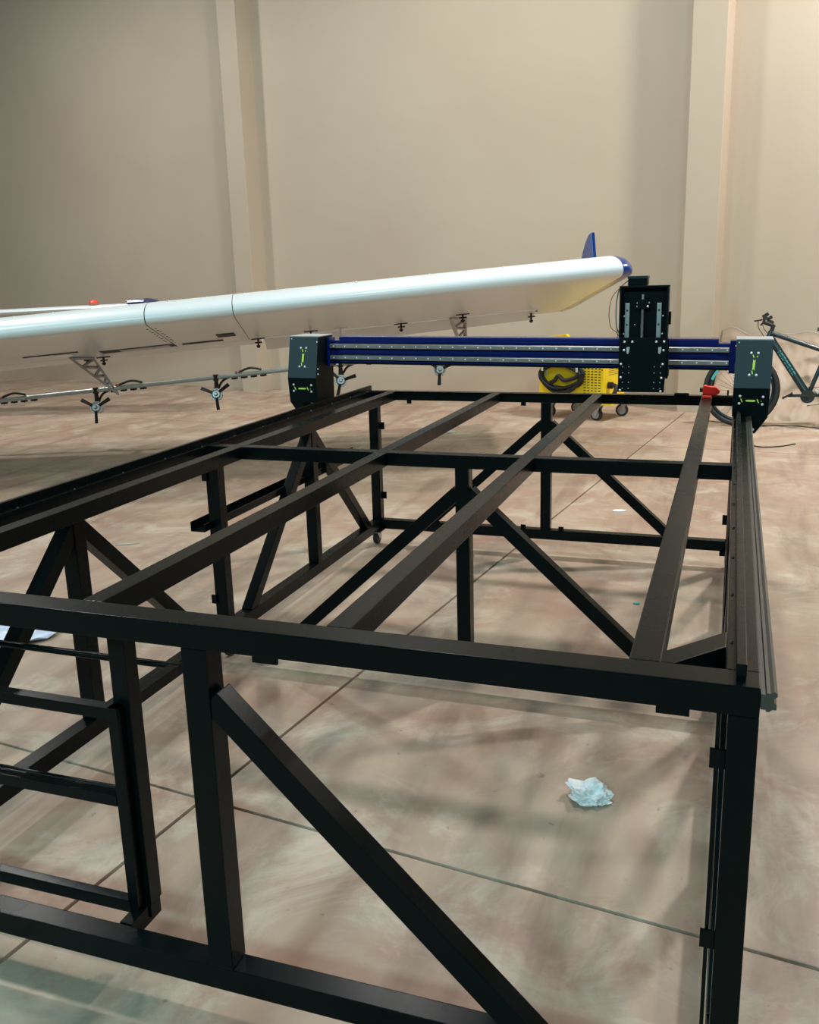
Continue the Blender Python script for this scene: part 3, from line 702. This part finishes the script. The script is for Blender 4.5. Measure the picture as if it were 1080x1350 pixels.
def castor2(a, b, ang):
    c = wq(a, b, 0); d = Vector((math.cos(ang), math.sin(ang), 0)); s = Vector((-d.y, d.x, 0))
    bm = nb(); hexa(bm, [c-d*0.045-s*0.04+Vector((0,0,0.155)), c+d*0.045-s*0.04+Vector((0,0,0.155)), c+d*0.045+s*0.04+Vector((0,0,0.155)), c-d*0.045+s*0.04+Vector((0,0,0.155))] + [c-d*0.045-s*0.04+Vector((0,0,0.165)), c+d*0.045-s*0.04+Vector((0,0,0.165)), c+d*0.045+s*0.04+Vector((0,0,0.165)), c-d*0.045+s*0.04+Vector((0,0,0.165))])
    for q in (-1, 1): prism(bm, [c-d*0.03+s*q*0.026+Vector((0,0,0.155)), c+d*0.03+s*q*0.026+Vector((0,0,0.155)), c-d*0.01+s*q*0.026+Vector((0,0,0.055)), c-d*0.05+s*q*0.026+Vector((0,0,0.055))], s*q*0.005)
    cs = obj('castor', bm, M['zinc'], WM)
    w = c-d*0.03+Vector((0,0,0.064))
    bm = nb(); cyl(bm, w-s*0.02, w+s*0.02, 0.064, n=26); obj('castor_wheel', bm, M['rubber'], cs, bevel=0.006, smooth=True)
    bm = nb(); cyl(bm, w-s*0.0225, w+s*0.0225, 0.045, n=20); cyl(bm, w-s*0.028, w+s*0.028, 0.018, n=12); obj('castor_hub', bm, M['zinc'], cs, smooth=True)
castor2(0.15, 0.02, -0.3); castor2(LW-0.06, 0.03, -0.5); castor2(LW+0.02, DW-0.02, -0.15); castor2(0.26, DW-0.05, -0.1)

# ------------------------------------------------------------------ bicycle leaning by the wall
BO = Vector((0.09, 9.25, 0)); ba = math.radians(-7); bx = Vector((math.cos(ba), math.sin(ba), 0)); bl = math.radians(7)
bn = Vector((-bx.y, bx.x, 0)); bz = (Vector((0,0,1))*math.cos(bl) + bn*math.sin(bl)); bs = bx.cross(bz)     # bs points to the camera side
def q(x, z, y=0.0): return BO + bx*x + bz*z + bs*y
BK = thing('bicycle', 'dark teal mountain bike with turquoise decals leaning by the beige wall', 'bicycle', tuple(BO + bx*0.5))
def bp_(name, fn, mt='bike', parent=BK, **k): bm = nb(); fn(bm); return obj(name, bm, M[mt], parent, smooth=True, **k)
WR = 0.352
FA, RA, BBK = (0.0, WR), (1.10, WR), (0.595, 0.315)
def wheel(cx):
    t = bp_('wheel', lambda b: torus(b, q(cx, WR), bs, WR-0.026, 0.026, 48, 10), 'rubber')
    bp_('rim', lambda b: torus(b, q(cx, WR), bs, WR-0.064, 0.013, 48, 8), 'bike', t)
    def sp(b):
        for i in range(28):
            a = 2*PI*i/28; sd = 0.03 if i % 2 else -0.03
            cyl(b, q(cx+0.02*math.cos(a+1.2), WR+0.02*math.sin(a+1.2), sd), q(cx+(WR-0.07)*math.cos(a), WR+(WR-0.07)*math.sin(a)), 0.0012, n=4)
        cyl(b, q(cx, WR, -0.045), q(cx, WR, 0.045), 0.02, n=12)
    bp_('spokes', sp, 'rubber', t, kind='stuff')
    def dec(b):
        for a0 in (2.45, 4.75, 0.4):
            for k in range(5):
                a, c = a0+k*0.075, a0+(k+1)*0.075
                hexa(b, [q(cx+r*math.cos(t_), WR+r*math.sin(t_), yy) for yy in (0.012, 0.016) for r, t_ in ((WR-0.082,a),(WR-0.056,a),(WR-0.056,c),(WR-0.082,c))])
    bp_('rim_decal', dec, 'teal', t, label='turquoise rim stickers')
wheel(0.0); wheel(1.10)
HT, HB = (0.235, 0.905), (0.205, 0.825)
bp_('head_tube', lambda b: cyl(b, q(*HT), q(*HB), 0.026, n=16))
bp_('down_tube', lambda b: cyl(b, q(0.225,0.85), q(*BBK), 0.034, 0.036, 16))
bp_('top_tube', lambda b: cyl(b, q(0.235,0.888), q(0.73,0.715), 0.024, 0.020, 16))
bp_('seat_tube', lambda b: cyl(b, q(*BBK), q(0.745,0.78), 0.020, n=14))
bp_('seat_post', lambda b: cyl(b, q(0.745,0.78), q(0.785,0.93), 0.0145, n=12), 'rubber')
def saddle(b):
    prof = [(0.63,0.012,0.93),(0.70,0.022,0.94),(0.78,0.045,0.945),(0.86,0.072,0.955),(0.90,0.068,0.96)]
    prev = None
    for x, w, z in prof:
        r = [b.verts.new(q(x, z+dz, yy*w)) for yy, dz in ((-1,-0.02),(-0.7,0.0),(0,0.008),(0.7,0.0),(1,-0.02),(0,-0.026))]
        if prev:
            for i in range(6): b.faces.new((prev[i], prev[(i+1) % 6], r[(i+1) % 6], r[i]))
        else: b.faces.new(r)
        prev = r
    b.faces.new(prev[::-1])
bp_('saddle', saddle, 'rubber')
def stays(b):
    for s in (-1, 1):
        cyl(b, q(BBK[0]+0.03, BBK[1]+0.01, s*0.03), q(1.10, WR, s*0.06), 0.011, n=10); cyl(b, q(0.74,0.745,s*0.02), q(1.10, WR, s*0.06), 0.0085, n=10)
bp_('stays', stays)
def fork(b):
    for s in (-1, 1): cyl(b, q(0.195,0.79,s*0.055), q(0.0,WR,s*0.055), 0.017, 0.014, 12)
    cyl(b, q(0.195,0.80,-0.065), q(0.195,0.80,0.065), 0.020, n=12); cyl(b, q(*HB), q(0.195,0.79), 0.018, n=12)
bp_('fork', fork)
bp_('stem', lambda b: (cyl(b, q(0.235,0.905), q(0.25,0.965), 0.019, n=12), cyl(b, q(0.25,0.955), q(0.165,0.985), 0.017, n=12)), 'rubber')
hb_ = bp_('handlebar', lambda b: hosepath(b, [q(0.20,1.01,-0.34), q(0.185,1.005,-0.20), q(0.165,0.985,-0.05), q(0.165,0.985,0.05), q(0.185,1.005,0.20), q(0.20,1.01,0.34)], 0.013, 10, 5), 'rubber')
def controls(b):
    for s in (-1, 1):
        cyl(b, q(0.19,1.008,s*0.24), q(0.205,1.012,s*0.35), 0.018, n=12); hosepath(b, [q(0.17,1.0,s*0.19), q(0.13,0.99,s*0.20), q(0.11,0.98,s*0.28)], 0.008, 6, 4)
        bar(b, q(0.165,1.02,s*0.19), q(0.215,1.055,s*0.19), 0.03, 0.03)
bp_('grip_lever', controls, 'rubber', hb_)
bp_('brake_cable', lambda b: (hosepath(b, [q(0.13,0.99,0.2), q(0.13,0.93,0.12), q(0.17,0.86,0.04), q(0.19,0.82,0.03)], 0.0035, 6, 6), hosepath(b, [q(0.13,0.99,-0.2), q(0.16,0.93,-0.1), q(0.21,0.88,-0.03)], 0.0035, 6, 6)), 'rubber')
def crank(b):
    cyl(b, q(*BBK, -0.045), q(*BBK, 0.06), 0.024, n=16); cyl(b, q(BBK[0],BBK[1]-0.01,0.046), q(BBK[0],BBK[1]-0.01,0.052), 0.062, n=32)
    bar(b, q(BBK[0],BBK[1],0.066), q(BBK[0]-0.168,BBK[1]-0.008,0.072), 0.026, 0.014, bs); bar(b, q(BBK[0],BBK[1],-0.055), q(BBK[0]+0.168,BBK[1]+0.008,-0.06), 0.026, 0.014, bs)
bp_('crankset', crank, 'rubber')
def pedal(b):
    for c, s in ((BBK[0]-0.168, 1), (BBK[0]+0.168, -1)):
        for dx in (-0.035, 0.035): bar(b, q(c+dx, BBK[1]-0.008+dx*0.6, s*0.08), q(c+dx, BBK[1]-0.008+dx*0.6, s*0.17), 0.012, 0.022, bz)
        for yy in (0.08, 0.125, 0.17): bar(b, q(c-0.04, BBK[1]-0.032, s*yy), q(c+0.04, BBK[1]+0.016, s*yy), 0.010, 0.014, bz)
bp_('pedals', pedal, 'rubber')
bp_('chain', lambda b: (hosepath(b, [q(BBK[0],BBK[1]-0.095,0.049), q(1.10,WR-0.05,0.049)], 0.005, 5, 3), hosepath(b, [q(BBK[0],BBK[1]+0.075,0.049), q(1.10,WR+0.05,0.049)], 0.005, 5, 3)), 'rubber')
bp_('cable_guide', lambda b: cyl(b, q(0.66,0.355,0.02), q(0.685,0.345,0.045), 0.016, n=10), 'bolt')
# turquoise block lettering along the down tube (too small in the photograph to read)
def dec2(b):
    d0, d1 = Vector((0.225,0.85)), Vector(BBK)
    def at(f, w): 
        p = d0.lerp(d1, f); dr = (d1-d0).normalized(); nn = Vector((-dr.y, dr.x)); p = p + nn*w
        return q(p.x, p.y, 0.0365-abs(w)*0.32)
    for f, L in ((0.245,0.02),(0.285,0.05),(0.35,0.05),(0.415,0.045),(0.475,0.05),(0.54,0.045),(0.60,0.05)):
        for w0, w1, fa, fb in ((-0.016,-0.008,0,L),(0.008,0.016,0,L),(-0.016,0.016,0,L*0.3)):
            P = [at(f+fa,w0), at(f+fb,w0), at(f+fb,w1), at(f+fa,w1)]
            hexa(b, P+[p+bs*0.002 for p in P])
bp_('tube_lettering', dec2, 'teal', label='turquoise lettering on the tube')

# ------------------------------------------------------------------ crumpled dust sheet along the foot of the wall
def dust_sheet():
    bm = nb(); nu, nv = 150, 80; rows = []
    def crease(p): return 1-abs(noise.noise(p))*2.2
    for j in range(nv+1):
        v = j/nv; row = []
        for i in range(nu+1):
            u = i/nu; s = 0.20+u*2.7
            top = 0.80 + 0.16*noise.noise(Vector((s*1.7, 0, 5))) + 0.05*noise.noise(Vector((s*5, 0, 9)))
            z = 0.008 + top*max(0, (v-0.10)/0.90)
            off = 0.02 + 0.60*(1-v)**1.8 + (0.20 if v < 0.10 else 0)*(1-v/0.10)
            a_ = Vector((s*2.0+v*1.8, v*1.5-s*0.6, 3.1)); b_ = Vector((s*4.5-v*2.5, v*3.0+s, 8.3)); c_ = Vector((s*10+v*3, v*7-s*2, 1.9))
            w = 0.10*crease(a_) + 0.055*crease(b_) + 0.020*crease(c_) + 0.05*noise.noise(Vector((s*1.3, v*1.1, 0)))
            f = max(0.0, min(1.0, (1-v)*1.7))*min(1.0, 0.1+u*4)
            off += w*f
            if v > 0.9: off = off*(1-v)/0.1
            row.append(bm.verts.new(wpt(s, max(0.004, off), max(0.006, z+0.03*f*min(1, v*6)*noise.noise(b_)))))
        rows.append(row)
    for a, b in zip(rows, rows[1:]):
        for i in range(nu): bm.faces.new((a[i], a[i+1], b[i+1], b[i]))
    o = obj('dust_sheet', bm, material('beige_dust_sheet', srgb(174, 152, 131), 0.55, var=0.08, scale=3), smooth=True, org=tuple(wpt(1.3, 0.3, 0)))
    sm = o.modifiers.new('thickness', 'SOLIDIFY'); sm.thickness = 0.002
    tag(o, 'crumpled beige sheet draped at the foot of the wall behind the bicycle', 'sheet')
dust_sheet()

# ------------------------------------------------------------------ small things
rc = thing('clamp', 'small red clamp on the far edge of the table beside the gantry', 'clamp', (-0.095, 4.66, ZT))
rp = lambda n, f, mt, bev=0.0: part(n, f, mt, bev, rc)
def cb(b):
    prism(b, [(-0.126,4.622,ZT+0.012),(-0.060,4.622,ZT+0.012),(-0.047,4.622,ZT+0.024),(-0.047,4.622,ZT+0.034),(-0.066,4.622,ZT+0.050),(-0.106,4.622,ZT+0.050),(-0.110,4.622,ZT+0.056),(-0.122,4.622,ZT+0.056),(-0.126,4.622,ZT+0.047)], (0,0.05,0))
rp('clamp_body', cb, M['red'], 0.003)
rp('jaw', lambda b: box(b, -0.128, -0.084, 4.58, 4.665, ZT+0.0006, ZT+0.012), M['red'], 0.002)
rp('screw_rod', lambda b: (bar(b, (-0.13,4.615,ZT+0.010), (0.020,4.60,ZT+0.008), 0.012, 0.008), cyl(b, (-0.01,4.602,ZT+0.006), (-0.01,4.602,ZT+0.040), 0.004, n=8), cyl(b, (-0.140,4.64,ZT+0.035), (-0.125,4.64,ZT+0.035), 0.012, n=12)), M['rubber'])
bm = nb(); box(bm, -0.262, -0.192, 4.684, 4.722, ZT, ZT+0.007); box(bm, -0.258, -0.196, 4.694, 4.712, ZT+0.007, ZT+0.010)
tag(obj('flat_bar', bm, M['black2'], org=(-0.227, 4.703, ZT), bevel=0.001), 'short flat black bar lying on the far table beam', 'bar')

def crumple(name, c, r, h, seed, mt, label, cat, n=3):
    bm = nb(); bmesh.ops.create_icosphere(bm, subdivisions=n, radius=1.0)
    for v in bm.verts:
        p = v.co.copy(); k = 1+0.55*noise.fractal(p*1.6+Vector((seed,0,0)), 0.9, 2.2, 4)+0.25*abs(noise.noise(p*4+Vector((0,seed,0))))
        v.co = Vector((p.x*r*k, p.y*r*0.8*k, max(0.001, (p.z*0.7+0.55)*h*k))) + Vector(c)
    return tag(obj(name, bm, mt, org=c), label, cat)
crumple('crumpled_rag', (-0.322, 2.375, 0.0), 0.055, 0.034, 3.3, M['paper'], 'crumpled white rag on the floor in front of the table', 'rag', 4)
bm = nb(); rows = []
for j in range(17):
    row = []
    for i in range(15):
        x, y = -3.16+i*0.03, 2.60+j*0.032
        row.append(bm.verts.new((x+0.03*math.sin(j*0.7), y+0.02*math.sin(i), 0.012+0.06*abs(noise.fractal(Vector((x*5,y*5,2)),1,2,3)))))
    rows.append(row)
for a, b in zip(rows, rows[1:]):
    for i in range(14): bm.faces.new((a[i], a[i+1], b[i+1], b[i]))
o = obj('plastic_sheet', bm, M['bluewhite'], org=(-2.95, 2.85, 0), smooth=True); so = o.modifiers.new('thickness', 'SOLIDIFY'); so.thickness = 0.004
tag(o, 'pale blue plastic sheet on the floor left of the table', 'plastic sheet')
def scrap(name, c, w, l, ang, mt, label, cat, h=0.006):
    bm = nb(); n = 7; d = Vector((math.cos(ang), math.sin(ang), 0)); s = Vector((-d.y, d.x, 0))
    P = [Vector(c)+d*l*math.cos(2*PI*i/n)*(0.7+0.5*random.random())+s*w*math.sin(2*PI*i/n)*(0.7+0.5*random.random()) for i in range(n)]
    prism(bm, P, (0,0,h)); return tag(obj(name, bm, mt, org=c), label, cat)
scrap('paper_scrap', (-0.633,4.05+1.67,0), 0.03, 0.05, 0.3, M['paper'], 'white paper scrap beyond the table, seen between the far bed tubes', 'scrap')
scrap('plastic_chip', (-0.352,4.043,0), 0.012, 0.016, 0.5, M['teal'], 'tiny teal chip on the floor under the right of the table', 'chip')
scrap('paper_strip', (-2.62,8.45,0), 0.03, 0.12, 0.2, M['paper'], 'long white paper strip on the floor before the back wall', 'scrap')
scrap('wood_splinter', (-3.30,4.29,0), 0.012, 0.07, 0.5, M['wood'], 'pale wood splinter on the floor left of the table', 'splinter')
scrap('paint_flake', (-3.50,6.95,0), 0.05, 0.13, 0.5, M['paper'], 'white flake on the floor under the wing', 'flake')
scrap('concrete_chip', (-1.30,4.55,0), 0.018, 0.035, 0.2, M['wood'], 'small stone chip by the floor joint under the table', 'chip', 0.02)
scrap('paper_scrap', (0.52,4.75,0), 0.02, 0.04, 0.1, M['paper'], 'white paper scrap on the open floor right of the table', 'scrap')
bm = nb(); hosepath(bm, [(0.15,8.3,0.006),(0.26,8.15,0.006),(0.42,8.2,0.006),(0.55,8.35,0.006)], 0.005, 6, 8)
tag(obj('cable', bm, M['rubber'], org=(0.3,8.2,0), smooth=True), 'thin black cable lying on the floor beside the gantry end', 'cable')
